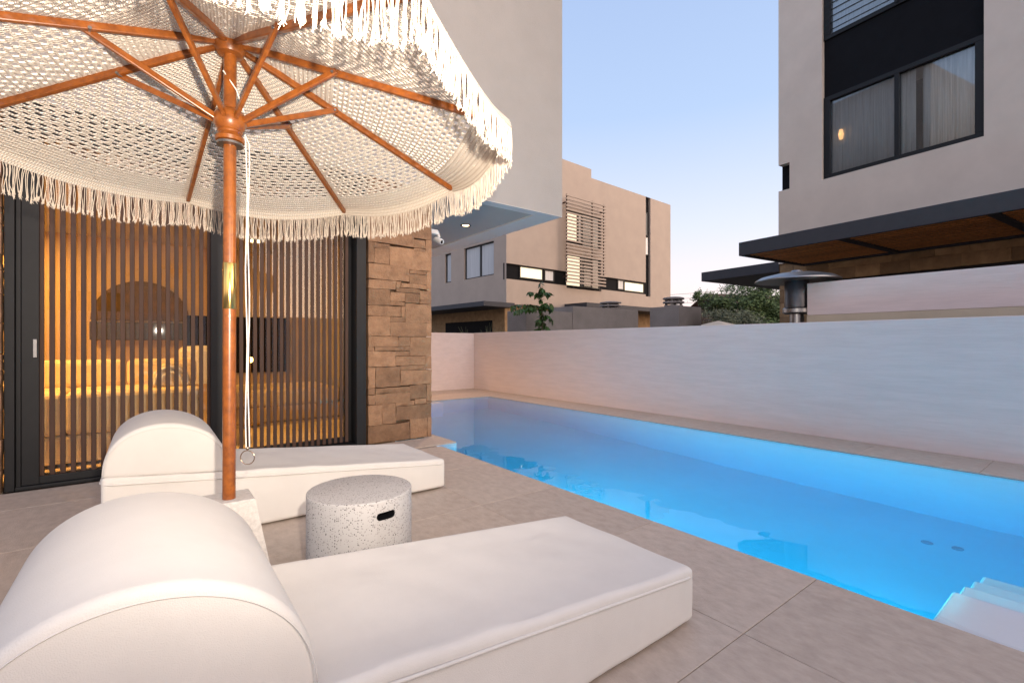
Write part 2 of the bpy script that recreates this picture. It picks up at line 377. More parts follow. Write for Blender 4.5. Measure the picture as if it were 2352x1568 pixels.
# ================================================================ BOUNDARY WALLS
def wall(name, mb, m, label, cat='wall'):
    return tag(mb.build(name, m, bevel=.006), label, cat)
wall('boundary_wall', MB().box(6.30, 6.50, -5.2, 9.80, -.05, 1.352), M_wall, 'long low white garden wall running beside the pool')
wall('boundary_wall', MB().box(2.3, 6.50, 9.802, 10.0, -.05, 1.345), M_wall, 'short white wall closing the far end of the pool')
nw = thing('neighbour_wall', 'taller white wall with a tan strip along its foot, behind the low pool wall', 'wall', (7.0, 0, 0))
MB().box(0, .2, -6, 2.66, 1.472, 1.90).build('upper_wall', M_wall, nw, bevel=.005)
MB().box(-.004, .2, -6, 2.662, -.05, 1.47).build('tan_base', M_wallband, nw)
bw = wall('back_wall', MB().box(-5.2, 6.5, -5.6, -5.3, -.05, 1.9), M_wall, 'white wall closing the garden behind the viewer')

# ================================================================ OWN HOUSE
DY = 5.05
house = thing('house', 'own villa with stone pillar, slatted glass door and overhanging upper storey', 'house', (0, 0, 0))
# upper storey
up = wall_grid(-7, 4.75, 2.93, 9.5, [], .1, lambda a, z, d: (a, 5.03 + d, z))
up.add([(4.75, 5.03, 2.93), (4.75, 13, 2.93), (4.75, 13, 9.5), (4.75, 5.03, 9.5)], [(0, 1, 2, 3)])
up.add([(-7, 13, 2.93), (4.75, 13, 2.93), (4.75, 13, 9.5), (-7, 13, 9.5)], [(0, 1, 2, 3)])
up.add([(-7, 5.03, 2.93), (-7, 13, 2.93), (-7, 13, 9.5), (-7, 5.03, 9.5)], [(3, 2, 1, 0)])
up.add([(-7, 5.03, 9.5), (4.75, 5.03, 9.5), (4.75, 13, 9.5), (-7, 13, 9.5)], [(0, 1, 2, 3)])
up.build('upper_wall', M_render_own, house)
# soffit: pale border strip and a slightly raised inner panel
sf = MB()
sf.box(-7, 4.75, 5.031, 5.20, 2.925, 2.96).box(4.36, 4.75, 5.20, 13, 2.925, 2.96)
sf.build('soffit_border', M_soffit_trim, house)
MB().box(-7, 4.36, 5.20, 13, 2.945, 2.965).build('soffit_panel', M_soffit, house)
# ground floor: side wall by the pool, back wall, room floor
MB().box(2.38, 2.54, 5.25, 12, -.05, 2.94).build('side_wall', M_render_own, house)
# stone pillar and left stone wall
MB().box(1.92, 2.62, 5.13, 5.60, -.05, 2.924).build('wall_core', M_mortar, house)
MB().box(-5.0, -.93, 5.13, 5.45, -.05, 2.924).build('wall_core', M_mortar, house)
ST = """98 60 300 125;300 40 505 140;98 125 385 202;385 150 465 205;385 205 465 228;465 140 505 235;98 202 135 328;135 204 228 238;135 238 228 330;228 216 505 350;98 332 355 428;355 350 470 376;355 376 470 440;470 350 505 478;98 430 268 488;268 430 300 470;300 440 470 470;268 470 425 500;425 478 505 540;98 488 232 588;232 500 326 558;326 500 425 565;425 540 505 568;232 558 326 588;98 590 300 655;300 588 328 657;328 567 505 690;98 655 232 780;232 657 328 688;232 688 470 780;470 690 505 780;98 782 282 844;282 782 360 844;360 782 505 906;98 844 135 874;135 844 318 874;318 844 360 874;98 874 265 970;265 874 360 906;265 906 467 967;467 906 505 996;98 972 142 1100;142 970 295 1098;295 967 467 997;295 997 505 1092;98 1100 140 1140;98 1140 140 1202;140 1100 360 1136;140 1136 360 1202;360 1094 470 1184;470 1092 505 1204;98 1202 182 1330;182 1202 268 1328;268 1192 390 1222;390 1184 470 1220;470 1204 505 1222;268 1222 505 1314;98 1330 358 1440;358 1312 475 1440;475 1312 505 1440"""
def stone(x0, x1, z0, z1, y, parent, m=M_stone, depth=.1, name='stone', out=None, rough=.002):
    """one rough-faced block, its face towards -y"""
    gj = .0021
    x0 += gj; x1 -= gj; z0 += gj; z1 -= gj
    pr = random.uniform(-.0035, .002)
    nx = max(2, min(5, int((x1 - x0) / .09) + 1)); nz = max(2, min(4, int((z1 - z0) / .09) + 1))
    vs = []; fs = []
    for j in range(nz + 1):
        for i in range(nx + 1):
            ex = i in (0, nx); ez = j in (0, nz)
            jx = random.uniform(-.004, .004); jz = random.uniform(-.004, .004)
            dy = random.uniform(-rough, rough) + (.0045 if (ex or ez) else 0)
            vs.append((x0 + (x1 - x0) * i / nx + jx, y + pr + dy, z0 + (z1 - z0) * j / nz + jz))
    n1 = (nx + 1)
    for j in range(nz):
        for i in range(nx):
            fs.append((j * n1 + i, j * n1 + i + 1, (j + 1) * n1 + i + 1, (j + 1) * n1 + i))
    ringi = [i for i in range(nx + 1)] + [j * n1 + nx for j in range(1, nz + 1)] + [nz * n1 + i for i in range(nx - 1, -1, -1)] + [j * n1 for j in range(nz - 1, 0, -1)]
    o = len(vs); vs += [(vs[i][0], y + depth, vs[i][2]) for i in ringi]
    n = len(ringi)
    for k in range(n): fs.append((ringi[(k + 1) % n], ringi[k], o + k, o + (k + 1) % n))
    ob = MB().add(vs, fs).build(name, m, parent)
    return ob
for row in ST.split(';'):
    a, b, c, d = [float(q) for q in row.split()]
    X = lambda q: 1.885 + (q - 98) / 407 * .765
    Zq = lambda q: 2.569 - .001784 * q
    stone(X(a), X(c), max(.002, Zq(d)), Zq(b), 5.045, house)
for z0, z1, cuts in ((2.46, 2.60, (1.885, 2.15, 2.65)), (2.60, 2.76, (1.885, 2.4, 2.65)), (2.76, 2.922, (1.885, 2.2, 2.65))):
    for a, b in zip(cuts, cuts[1:]): stone(a, b, z0, z1, 5.045, house)
z = .002
while z < 2.9:                                                       # stone wall left of the door
    h = random.choice((.12, .17, .22)); z1 = min(z + h, 2.922); x = -.865
    while x > -3.2:
        wd = random.uniform(.2, .5); stone(x - wd, x, z, z1, 5.0, house); x -= wd
    z = z1
# sliding glass doors with slatted screens
door = thing('sliding_door', 'large charcoal framed sliding glass door behind vertical brown wood slats', 'door', (0, DY, 0))
fm = MB()
fm.box(-.855, -.80, -.02, .22, 0, 2.9).box(-.798, -.77, .0, .2, 0, 2.9)
fm.box(1.752, 1.855, -.02, .22, 0, 2.9)
fm.box(-.798, 1.75, -.02, .22, 0, .028).box(-.798, 1.75, -.02, .22, 2.78, 2.9)
fm.build('frame', M_char, door, bevel=.004)
def sash(x0, x1, sl, sr, y0, y1):
    m = MB().box(x0, x0 + sl, y0, y1, .03, 2.77).box(x1 - sr, x1, y0, y1, .03, 2.77).box(x0 + sl, x1 - sr, y0 + .003, y1, .03, .085).box(x0 + sl, x1 - sr, y0 + .003, y1, 2.68, 2.77)
    f = m.build('sash', M_char, door, bevel=.003)
    MB().box(x0 + sl, x1 - sr, y1 - .03, y1 - .022, .0855, 2.6795).build('pane', M_glass, f)
sash(-.768, .535, .095, .10, .005, .13)
sash(.45, 1.75, .075, .075, .135, .19)
MB().box(-.705, -.683, -.008, .006, .99, 1.13).build('handle', M_steel, door, bevel=.003)
MB().box(-.66, -.64, .035, .052, .075, 2.72)
for x0, n, x_end in ((-.665, 19, .425), (.565, 20, 1.665)):
    for i in range(n):
        x = x0 + (x_end - x0) * i / (n - 1)
        MB().box(x - .0162, x + .0162, .035, .050, .05, 2.74).build('slat', M_slat, door, bevel=.002, seg=1)
# the room behind
room = struct(MB().box(-3.2, 2.375, 5.27, 9.6, -.09, -.008).build('room_floor', M_cope))
rw = MB(); 
rw.box(-3.2, 2.37, 9.6, 9.7, -.008, 2.72).box(-3.3, -3.2, 5.46, 9.7, -.008, 2.72).box(-3.2, -.94, 5.46, 5.5, -.008, 2.72)
struct(rw.build('room_wall', M_room_wall))
struct(MB().box(-3.3, 2.37, 5.275, 9.7, 2.72, 2.92).build('room_ceiling', M_soffit))
sofa = thing('sofa', 'beige sofa with loose back cushions just inside the glass door', 'sofa', (0, 0, 0))
MB().box(-1.6, .42, 5.78, 6.65, .02, .27).build('base', M_sofa, sofa, bevel=.03)
for x0, x1 in ((-1.6, -.62), (-.61, .42)): MB().box(x0, x1, 5.76, 6.6, .275, .66).build('seat_cushion', M_sofa, sofa, bevel=.05, seg=3)
for x0, x1 in ((-1.58, -.9), (-.88, -.22), (-.2, .42)): MB().box(x0, x1, 6.45, 6.68, .64, .93).build('back_cushion', M_sofa, sofa, bevel=.06, seg=3)
bed = thing('day_bed', 'low beige day bed in the room behind the right door panel', 'day bed', (0, 0, 0))
MB().box(.85, 2.3, 7.3, 8.6, 0, .22).build('base', M_room_wall, bed, bevel=.02)
MB().box(.87, 2.28, 7.28, 8.58, .222, .45).build('mattress', M_sofa, bed, bevel=.05, seg=3)
rug = tag(MB().box(.7, 2.2, 5.5, 6.9, -.006, .012).build('rug', M_sofa), 'pale rug on the floor behind the right door panel', 'rug')
cab = thing('media_wall', 'black television on the back wall of the room', 'television', (0, 9.6, 0))
MB().box(.46, 2.05, -.09, -.02, .58, 1.56).build('screen', M_tv, cab, bevel=.006)
MB().box(1.0, 1.4, -.02, .0, .9, 1.3).build('bracket', M_char, cab)
sh = tag(MB().box(-.71, .42, 9.3, 9.59, 1.15, 1.42).build('wall_cabinet', M_room_dark, bevel=.008), 'long dark wall cabinet beside the television', 'cabinet')
ar = thing('arched_panel', 'brown arch shaped board above the dark cabinet', 'wall art', (-.10, 9.58, 1.46))  # flat board added to give a brown arch behind the glass
am = MB(); n_ = 24; vs_ = []
for yq in (-.05, 0):
    for k in range(n_ + 1): a = math.pi * k / n_; vs_.append((.62 * math.cos(a), yq, .62 * math.sin(a)))
m_ = n_ + 1
am.add(vs_, [tuple(range(m_ - 1, -1, -1)), tuple(range(m_, 2 * m_))] + [(k, k + 1, m_ + k + 1, m_ + k) for k in range(n_)] + [(m_ - 1, 0, m_, 2 * m_ - 1)])
am.build('board', mat('olive_brown_board', (.16, .10, .045), .8, col2=(.07, .055, .025), noise_scale=6), ar)
cu = thing('striped_cushion', 'round topped tan cushion with two white stripes on the sofa', 'cushion', (.17, 5.95, .665))
cp = [(.17 * math.cos(math.pi * k / 16), .235 * math.sin(math.pi * k / 16)) for k in range(17)]
cm_ = MB(); cm_.add([(x, yq, z) for yq in (0, .16) for x, z in cp], [tuple(range(16, -1, -1)), tuple(range(17, 34))] + [(k, k + 1, 18 + k, 17 + k) for k in range(16)] + [(16, 0, 17, 33)])
cm_.build('body', M_sofa, cu, bevel=.015)
for yq, sc_ in ((-.004, .80), (-.004, .56)): MB().tube([(x * sc_, yq, .01 + z * sc_) for x, z in cp], .012, 6).build('stripe', M_white, cu, smooth=True)
fl_ = thing('floor_lamp', 'unlit white drum shade lamp behind the sofa, left of the television', 'lamp', (.52, 7.2, 0))
MB().lathe([(.15, 0), (.15, .02), (.015, .03), (.015, .62)], (0, 0, -.006), 16).build('stand', M_brass, fl_, smooth='auto')
MB().lathe([(.24, 0), (.25, .40), (.20, .46), (.06, .47)], (0, 0, .60), 28).build('shade', M_white, fl_, smooth='auto')
va = tag(MB().lathe([(.05, 0), (.13, .05), (.16, .2), (.10, .36), (.05, .42), (.06, .46)], (-1.35, 6.9, .62), 20).build('vase', M_red, smooth='auto'), 'dark red vase standing behind the sofa', 'vase')
bl = thing('table_lamp', 'small glowing globe lamp on a thin stand in the room', 'lamp', (1.05, 7.1, 0))
MB().lathe([(.12, 0), (.12, .015), (.012, .02), (.012, .82)], (0, 0, .02), 16).build('stand', M_brass, bl, smooth='auto')
MB().lathe([(.005, -.04), (.03, -.03), (.042, 0), (.03, .03), (.005, .04)], (0, 0, .88), 16).build('globe', M_bulb, bl, smooth=True)
def ceiling_lamp(x, y, label, e=55, col=(1, .47, .10)):
    t = thing('ceiling_light', label, 'light', (x, y, 2.72), 0, 'ceiling lights in the room')
    MB().lathe([(.14, -.03), (.14, -.002), (.02, -.002)], (0, 0, 0), 24).build('housing', M_white, t, smooth='auto')
    MB().lathe([(.001, -.036), (.12, -.036), (.12, -.031), (.001, -.031)], (0, 0, 0), 24).build('diffuser', M_lamp, t)
    l = bpy.data.lights.new('room_lamp', 'AREA'); l.shape = 'DISK'; l.size = .35; l.energy = e * 2.3; l.color = col
    lo = bpy.data.objects.new('room_lamp', l); COL.objects.link(lo); lo.parent = t; lo.location = (0, 0, -.05)
ceiling_lamp(-1.2, 5.6, 'round ceiling light above the sofa inside the room', 85)
ceiling_lamp(-1.9, 8.7, 'round ceiling light at the back of the room', 42)
ceiling_lamp(1.3, 8.3, 'round ceiling light above the day bed', 3)
# soffit downlights and the camera on the pillar
for k, y in enumerate((6.35, 8.5, 10.6)):
    t = thing('downlight', ['lit round downlight in the overhang nearest the pillar', 'lit round downlight in the middle of the overhang', 'lit round downlight at the far end of the overhang'][k], 'light', (3.93, y, 2.945), 0, 'downlights in the overhang soffit')
    MB().lathe([(.055, -.006), (.085, -.006), (.085, .0), (.055, .0), (.055, -.006)], n=24, cap=False).build('trim', M_char, t)
    MB().lathe([(.001, -.004), (.056, -.004), (.056, -.001), (.001, -.001)], n=24).build('lens', M_lamp, t)
    l = bpy.data.lights.new('downlight_lamp', 'SPOT'); l.energy = 150; l.color = (1, .56, .26); l.spot_size = R(130); l.spot_blend = .8; l.shadow_soft_size = .05
    lo = bpy.data.objects.new('downlight_lamp', l); COL.objects.link(lo); lo.parent = t; lo.location = (0, 0, -.02)
cc = thing('security_camera', 'white bullet security camera hanging beside the stone pillar', 'camera', (2.875, 5.32, 2.40))
MB().box(-.225, .0, -.03, .03, .06, .12).build('mount', M_white, cc, bevel=.01)
MB().tube([(0, 0, .10), (.02, -.01, .03)], .018, 10).build('arm', M_white, cc, smooth='auto')
MB().tube([(.0, .05, .02), (.02, -.06, -.03), (.022, -.075, -.037)], [.033, .036, .03], 14).build('body', M_white, cc, smooth='auto')
MB().tube([(.022, -.0755, -.0375), (.023, -.078, -.0385)], .022, 14).build('lens', M_black, cc)

# ================================================================ HOUSE ON THE RIGHT (beyond the pool wall)
RB = -R(5.51)
hb = thing('villa', 'tall tan villa on the right with charcoal window bay and slatted canopy', 'house', (11.581, 5.003, 0), RB)
fb = wall_grid(-10, 0, 2.93, 13, [(-3.47, -.93, 4.61, 13.0), (-.25, 0, 4.61, 5.21)], .16, lambda s, z, d: (d, s, z))
fb.add([(0, 0, 2.93), (9, 0, 2.93), (9, 0, 4.61), (.0, 0, 4.61)], [(0, 1, 2, 3)])
fb.add([(0, 0, 5.21), (9, 0, 5.21), (9, 0, 13), (0, 0, 13)], [(0, 1, 2, 3)])
fb.add([(.6, 0, 4.61), (9, 0, 4.61), (9, 0, 5.21), (.6, 0, 5.21)], [(0, 1, 2, 3)])
fb.add([(9, -10, 0), (9, 0, 0), (9, 0, 13), (9, -10, 13)], [(0, 1, 2, 3)])
fb.add([(0, -10, 2.93), (9, -10, 2.93), (9, -10, 13), (0, -10, 13)], [(0, 1, 2, 3)])
fb.add([(0, -10, 13), (9, -10, 13), (9, 0, 13), (0, 0, 13)], [(0, 1, 2, 3)])
fb.add([(0, -10, 2.93), (9, -10, 2.93), (9, 0, 2.93), (0, 0, 2.93)], [(0, 1, 2, 3)])
fb.build('wall', M_render_b, hb)
MB().box(.161, .4, -.24, .0, 4.60, 5.22).build('corner_window', M_black, hb)
# charcoal bay: spandrel panel between two windows
MB().box(.10, .17, -3.468, -.932, 6.38, 7.60).build('spandrel_panel', M_black, hb)
def window_b(z0, z1, rails):
    W = MB().box(.06, .15, -3.465, -.935, z0, z0 + .09).box(.06, .15, -3.465, -.935, z1 - .09, z1).box(.06, .15, -1.06, -.935, z0 + .09, z1 - .09).box(.06, .15, -3.465, -3.34, z0 + .09, z1 - .09).box(.06, .15, -2.27, -2.19, z0 + .09, z1 - .09)
    f = W.build('window', M_char, hb, bevel=.006)
    MB().box(.125, .131, -2.19, -1.06, z0 + .09, z1 - .09).build('pane', M_wglass, f)
    MB().box(.125, .131, -3.34, -2.27, z0 + .09, z1 - .09).build('pane', M_wglass, f)
    def drape(y0, y1, m):
        n = int((y1 - y0) / .035); vs = []; fs = []
        for i in range(n + 1):
            yy = y0 + (y1 - y0) * i / n; xx = .22 + .018 * math.sin(i * 1.9 + random.uniform(-.4, .4))
            vs += [(xx, yy, z0), (xx, yy, z1)]
        for i in range(n): fs.append((2 * i, 2 * i + 2, 2 * i + 3, 2 * i + 1))
        c = MB().add(vs, fs).build('curtain', m, f, smooth=True); c.modifiers.new('t', 'SOLIDIFY').thickness = .006
    drape(-3.44, -2.58, M_curtain); drape(-2.48, -2.22, M_curtain); drape(-2.2, -.99, M_curtain_g)
    MB().box(.9, 1.0, -3.46, -.94, z0, z1).build('room_back', M_room_dark, f)
    if rails:
        for k in range(12): MB().box(.0, .012, -3.44, -.96, z0 + .13 + k * .14, z0 + .142 + k * .14).build('rail', M_char, f)
        MB().box(-.01, .02, -2.26, -2.22, z0 + .02, z1).build('rail_post', M_char, f)
    return f
wl = window_b(4.62, 6.375, False)
MB().lathe([(.001, -.11), (.03, -.1), (.05, 0), (.03, .1), (.001, .11)], (.175, -1.22, 5.52), 12).build('lamp_shade', mat('shade_glow', (.8, .55, .3), .6, emit=(1, .52, .2), emit_s=1.6), wl, smooth=True)
window_b(7.605, 9.6, True)
# stone ground floor
MB().box(.12, .4, -10, -.62, 2.45, 2.93).box(.12, .6, -.62, -.012, 0, 2.93).build('stone_core', M_mortar, hb)
MB().box(.5, .7, -10, -.62, 0, 2.45).build('dark_glazing', M_tv, hb)
MB().box(.1, .5, -10, -.62, 2.36, 2.448).build('lintel', M_char, hb)
def stone_b(s0, s1, z0, z1):
    o = stone(-s1, -s0, z0, z1, .04, hb, M_stone_far, .1)
    for v in o.data.vertices: v.co = (v.co.y, -v.co.x, v.co.z)
    o.data.flip_normals()
for z0, z1 in ((2.45, 2.68), (2.68, 2.925)):
    s = -.6
    while s > -9.5:
        wd = random.uniform(.4, .8); stone_b(s - wd, s, z0, z1); s -= wd
z = .9
while z < 2.9:
    h = random.choice((.26, .32, .4)); c = random.uniform(-.42, -.2); z1 = min(2.925, z + h)
    stone_b(-.60, c, z, z1); stone_b(c, .0, z, z1); z = z1
# slatted canopy
pg = MB()
pg.box(-2.40, -2.34, -9.6, -.55, 2.80, 3.06).box(-2.338, -.02, -.61, -.55, 2.80, 3.055).box(-.10, -.02, -9.6, -.612, 2.80, 3.05)
for s in (-2.30, -4.10, -5.9, -7.7): pg.box(-2.338, -.102, s - .05, s + .05, 2.802, 3.04)
pg.build('canopy_frame', M_char2, hb, bevel=.005)
MB().box(-2.33, -.11, -9.6, -.62, 3.03, 3.045).build('canopy_cover', M_char, hb)
bays = [-.612, -2.30, -4.10, -5.9, -7.7]
sl_me = {}
for b0, b1 in zip(bays, bays[1:]):
    for k in range(14):
        x = -2.27 + k * .157
        L0, L1 = b1 + .052, b0 - (.052 if b0 != bays[0] else 0)
        MB().box(x, x + .085, L0, L1, 2.835, 2.846).build('canopy_slat', M_orange_wood, hb)
MB().box(.02, 4, .004, 2.08, 2.76, 3.0).build('side_canopy', M_char2, hb, bevel=.005)

# ================================================================ HOUSE AT THE BACK
ha = thing('villa', 'pink tan three storey villa behind the pool with louvred window screen', 'house', (13.165, 17.703, 0), R(2.78))
La = 13.88; ZR = 10.12
M_front = lambda x, z, d: (x, d, z)
ops = [(0, 11.11, 4.10, 4.83), (11.11, 11.61, 3.98, ZR), (4.05, 6.85, 6.3, 8.1), (4.05, 6.85, 3.98, 5.78)]
fa = wall_grid(0, La, 2.93, ZR, ops, .14, M_front)
left = wall_grid(0, 9, 2.93, ZR, [(.95, 3.46, 4.39, 6.02), (4.71, 5.32, 4.40, 5.98)], .14, lambda yv, z, d: (d, yv, z))
left.f = [tuple(reversed(q)) for q in left.f]
fa.add(left.v, left.f)
fa.add([(La, 0, 0), (La, 9, 0), (La, 9, ZR), (La, 0, ZR)], [(0, 1, 2, 3)])
fa.add([(0, 9, 2.93), (La, 9, 2.93), (La, 9, ZR), (0, 9, ZR)], [(3, 2, 1, 0)])
fa.add([(0, 0, ZR), (La, 0, ZR), (La, 9, ZR), (0, 9, ZR)], [(0, 1, 2, 3)])
fa.add([(0, 0, 2.93), (La, 0, 2.93), (La, 9, 2.93), (0, 9, 2.93)], [(0, 1, 2, 3)])
fa.build('wall', M_render_a, ha)
MB().box(0.1, 6.15, .12, 6, ZR + .03, 10.66).build('roof_parapet', M_render_a, ha)
MB().box(-.02, 11.1, .141, .2, 4.08, 4.85).build('dark_band', M_black, ha)
MB().box(4.0, 6.9, .205, .25, 3.9, 8.2).build('dark_recess', M_black, ha)
MB().box(11.1, 11.62, .141, .2, 3.96, ZR - .01).build('dark_slot', M_black, ha)
def win_a(x0, x1, z0, z1, lit, parent=ha, m=None):
    fr = MB().box(x0, x1, .09, .138, z0, z0 + .05).box(x0, x1, .09, .138, z1 - .05, z1).box(x0, x0 + .06, .09, .138, z0 + .05, z1 - .05).box(x1 - .06, x1, .09, .138, z0 + .05, z1 - .05).build('window', M_char, parent)
    MB().box(x0 + .06, x1 - .06, .115, .12, z0 + .05, z1 - .05).build('pane', m or (M_emit_pane if lit else M_curtain_g), fr)  # lit only picks the emissive yellow pane material
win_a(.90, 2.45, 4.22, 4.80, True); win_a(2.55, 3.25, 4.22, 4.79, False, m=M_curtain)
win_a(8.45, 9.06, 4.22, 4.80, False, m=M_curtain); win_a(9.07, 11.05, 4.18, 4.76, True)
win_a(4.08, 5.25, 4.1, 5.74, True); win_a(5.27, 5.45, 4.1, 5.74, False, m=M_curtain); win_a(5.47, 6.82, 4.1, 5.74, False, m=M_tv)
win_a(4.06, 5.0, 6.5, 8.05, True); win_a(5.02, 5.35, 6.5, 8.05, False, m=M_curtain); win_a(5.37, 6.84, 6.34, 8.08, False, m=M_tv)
win_a(11.15, 11.57, 7.75, 9.2, False, m=M_tv); win_a(11.15, 11.57, 6.55, 7.70, False, m=M_white)
scr = MB()
for x in (3.70, 5.68, 6.64): scr.box(x, x + .05, -.34, -.29, 4.22, 8.72)
scr.box(3.76, 3.82, -.3, .0, 8.3, 8.36).box(6.70, 6.76, -.3, 0, 8.3, 8.36).box(3.76, 3.82, -.3, .0, 4.5, 4.56).box(6.70, 6.76, -.3, 0, 4.5, 4.56)
scr.build('screen_frame', M_slat, ha)
for k in range(26):
    z = 4.20 + k * .176
    MB().box(3.62, 6.78, -.40, -.345, z, z + .075).build('louvre', M_render_a, ha)
def win_l(y0, y1, z0, z1, mull):
    fr = MB().box(.08, .138, y0, y1, z0, z0 + .06).box(.08, .138, y0, y1, z1 - .06, z1).box(.08, .138, y0, y0 + .07, z0 + .06, z1 - .06).box(.08, .138, y1 - .07, y1, z0 + .06, z1 - .06)
    if mull: fr.box(.08, .138, mull - .06, mull + .06, z0 + .06, z1 - .06)
    f = fr.build('window', M_char, ha)
    if mull:
        MB().box(.12, .125, y0 + .07, mull - .06, z0 + .06, z1 - .06).build('pane', M_curtain_g, f); MB().box(.12, .125, mull + .06, y1 - .07, z0 + .06, z1 - .06).build('pane', M_curtain_g, f)
    else: MB().box(.12, .125, y0 + .07, y1 - .07, z0 + .06, z1 - .06).build('pane', M_curtain_g, f)
win_l(.95, 3.46, 4.39, 6.02, 2.12); win_l(4.71, 5.32, 4.40, 5.98, None)
MB().box(.15, 13.8, .3, 8.9, 0, 2.928).build('stone_base', M_stone_far, ha)
MB().box(.141, .149, 1.25, 5.5, 0, 2.22).build('garage_opening', M_black, ha)
MB().box(-1.75, .0, -.6, 9, 2.72, 2.925).build('canopy', M_char2, ha)
MB().box(3.9, 13.2, -1.5, -.002, 2.9, 3.12).build('front_canopy', M_char2, ha)

# ================================================================ BEHIND THE POOL WALL
def cap_(parent, x, y, z, r):
    MB().lathe([(r * .8, 0), (r * .9, .03), (r * .9, .05), (r * .3, .07)], (x, y, z), 8).build('flue_base', M_render_dark, parent)
    for dz, s in ((.10, 1.0), (.20, 1.0)):
        MB().lathe([(s * r * .95, 0), (s * r * 1.05, .02), (s * r * 1.02, .05), (s * r * .55, .075)], (x, y, z + dz), 8).build('cowl_slab', M_render_dark, parent)
    for q in range(4):
        a = q * math.pi / 2 + .4
        MB().box(x + r * .7 * math.cos(a) - .025, x + r * .7 * math.cos(a) + .025, y + r * .7 * math.sin(a) - .025, y + r * .7 * math.sin(a) + .025, z + .02, z + .22).build('cowl_post', M_render_dark, parent)
c1 = thing('chimney_block', 'long grey rendered chimney block behind the pool wall', 'chimney', (0, 0, 0))
MB().box(8.19, 9.95, 10.1, 10.97, 0, 2.02).build('low_block', M_render_dark, c1, bevel=.006)
MB().box(9.952, 13.0, 10.08, 10.97, 0, 2.20).build('high_block', M_render_dark, c1, bevel=.006)
cap_(c1, 12.1, 10.5, 2.20, .34)
c2 = thing('chimney_block', 'square grey chimney block with soot stained side, right of the long one', 'chimney', (0, 0, 0))
ms = M_render_dark.copy(); ms.name = 'sooty_render'; t_ = ms.node_tree; b_ = t_.nodes['Principled BSDF']
tcs = t_.nodes.new('ShaderNodeTexCoord'); ds = t_.nodes.new('ShaderNodeVectorMath'); ds.operation = 'DISTANCE'; ds.inputs[1].default_value = (11.45, 6.98, 1.35); t_.links.new(tcs.outputs['Object'], ds.inputs[0])
mr_ = t_.nodes.new('ShaderNodeMapRange'); mr_.inputs['From Min'].default_value = .12; mr_.inputs['From Max'].default_value = .62; mr_.inputs['To Min'].default_value = .22; t_.links.new(ds.outputs['Value'], mr_.inputs['Value'])
sc_ = t_.nodes.new('ShaderNodeVectorMath'); sc_.operation = 'SCALE'; t_.links.new(b_.inputs['Base Color'].links[0].from_socket, sc_.inputs[0]); t_.links.new(mr_.outputs[0], sc_.inputs['Scale']); t_.links.new(sc_.outputs[0], b_.inputs['Base Color'])
MB().box(10.63, 11.65, 6.98, 7.86, 0, 2.05).build('block', ms, c2, bevel=.006)
cap_(c2, 11.05, 7.42, 2.05, .27)

ht = thing('patio_heater', 'silver mushroom shaped gas patio heater behind the pool wall', 'patio heater', (7.08, 2.82, 0))
MB().lathe([(.52, -.03), (.515, -.015), (.44, .03), (.25, .075), (.08, .095), (.06, .12), (.01, .125)], (0, 0, 1.98), 40).build('reflector', M_steel, ht, smooth='auto')
MB().lathe([(.15, 0), (.15, .42), (.12, .46)], (0, 0, 1.56), 24).build('burner_screen', mat('dark_steel', (.10, .10, .11), .35, metal=.8, noise_amt=.2, noise_scale=20), ht, smooth='auto')
MB().lathe([(.14, -.05), (.175, -.03), (.175, .02), (.15, .04)], (0, 0, 1.55), 24).build('burner_ring', M_steel, ht, smooth='auto')
MB().lathe([(.085, 0), (.085, .36)], (0, 0, 1.15), 20).build('valve_housing', M_steel, ht, smooth='auto')
MB().lathe([(.035, 0), (.035, 1.15)], (0, 0, 0), 16).build('post', M_steel, ht, smooth='auto')
MB().box(-.17, -.08, -.03, .03, 1.30, 1.38).build('control_knob', M_black, ht, bevel=.01)
MB().lathe([(.30, 0), (.30, .5), (.26, .55)], (0, 0, 0), 24).build('tank_cover', M_steel, ht, smooth='auto')

# ---------------------------------------------------------------- plants
def leaf_mesh(L, W):
    vs = [(0, 0, 0), (W * .5, L * .3, .01 * L), (W * .42, L * .62, -.01), (0, L, -.06 * L), (-W * .42, L * .62, -.01), (-W * .5, L * .3, .01 * L), (0, L * .35, -.04 * L), (0, L * .68, -.05 * L)]
    fs = [(0, 1, 6), (1, 2, 7, 6), (2, 3, 7), (0, 6, 5), (6, 7, 4, 5), (7, 3, 4)]
    me = bpy.data.meshes.new('leaf'); me.from_pydata(vs, [], fs); me.update(); me.materials.append(M_leaf); return me
lm = leaf_mesh(.20, .105)
sap = thing('sapling', 'young broad leaved sapling rising above the far pool wall', 'tree', (8.22, 9.45, 0))
st = MB(); st.tube([(0, 0, 0), (.02, .01, 1.0), (-.02, 0, 1.7), (-.05, .02, 2.3), (-.07, .02, 2.72)], [.02, .016, .012, .008, .004], 7)
cam_r = Vector((.795, -.606, 0)); cam_b = Vector((.606, .795, 0))
brs = []
def branch(z0, rvec, L, rise, droop):
    a = Vector((-.03 * (z0 / 2), .01, z0)); pts = []
    for k in range(6):
        t = k / 5; pts.append(a + rvec * (L * t) + Vector((0, 0, rise * t - droop * t * t)))
    st.tube(pts, [.007, .006, .005, .004, .003, .002], 5); brs.append(pts)
branch(2.05, -cam_r, .80, .25, .22); branch(2.0, -cam_r * .95 - cam_b * .3, .75, .22, .3); branch(2.05, -cam_r * .8 + cam_b * .4, .6, .25, .25); branch(2.05, cam_r, .34, .15, .25); branch(2.1, cam_r * .7 - cam_b * .5, .35, .2, .2)
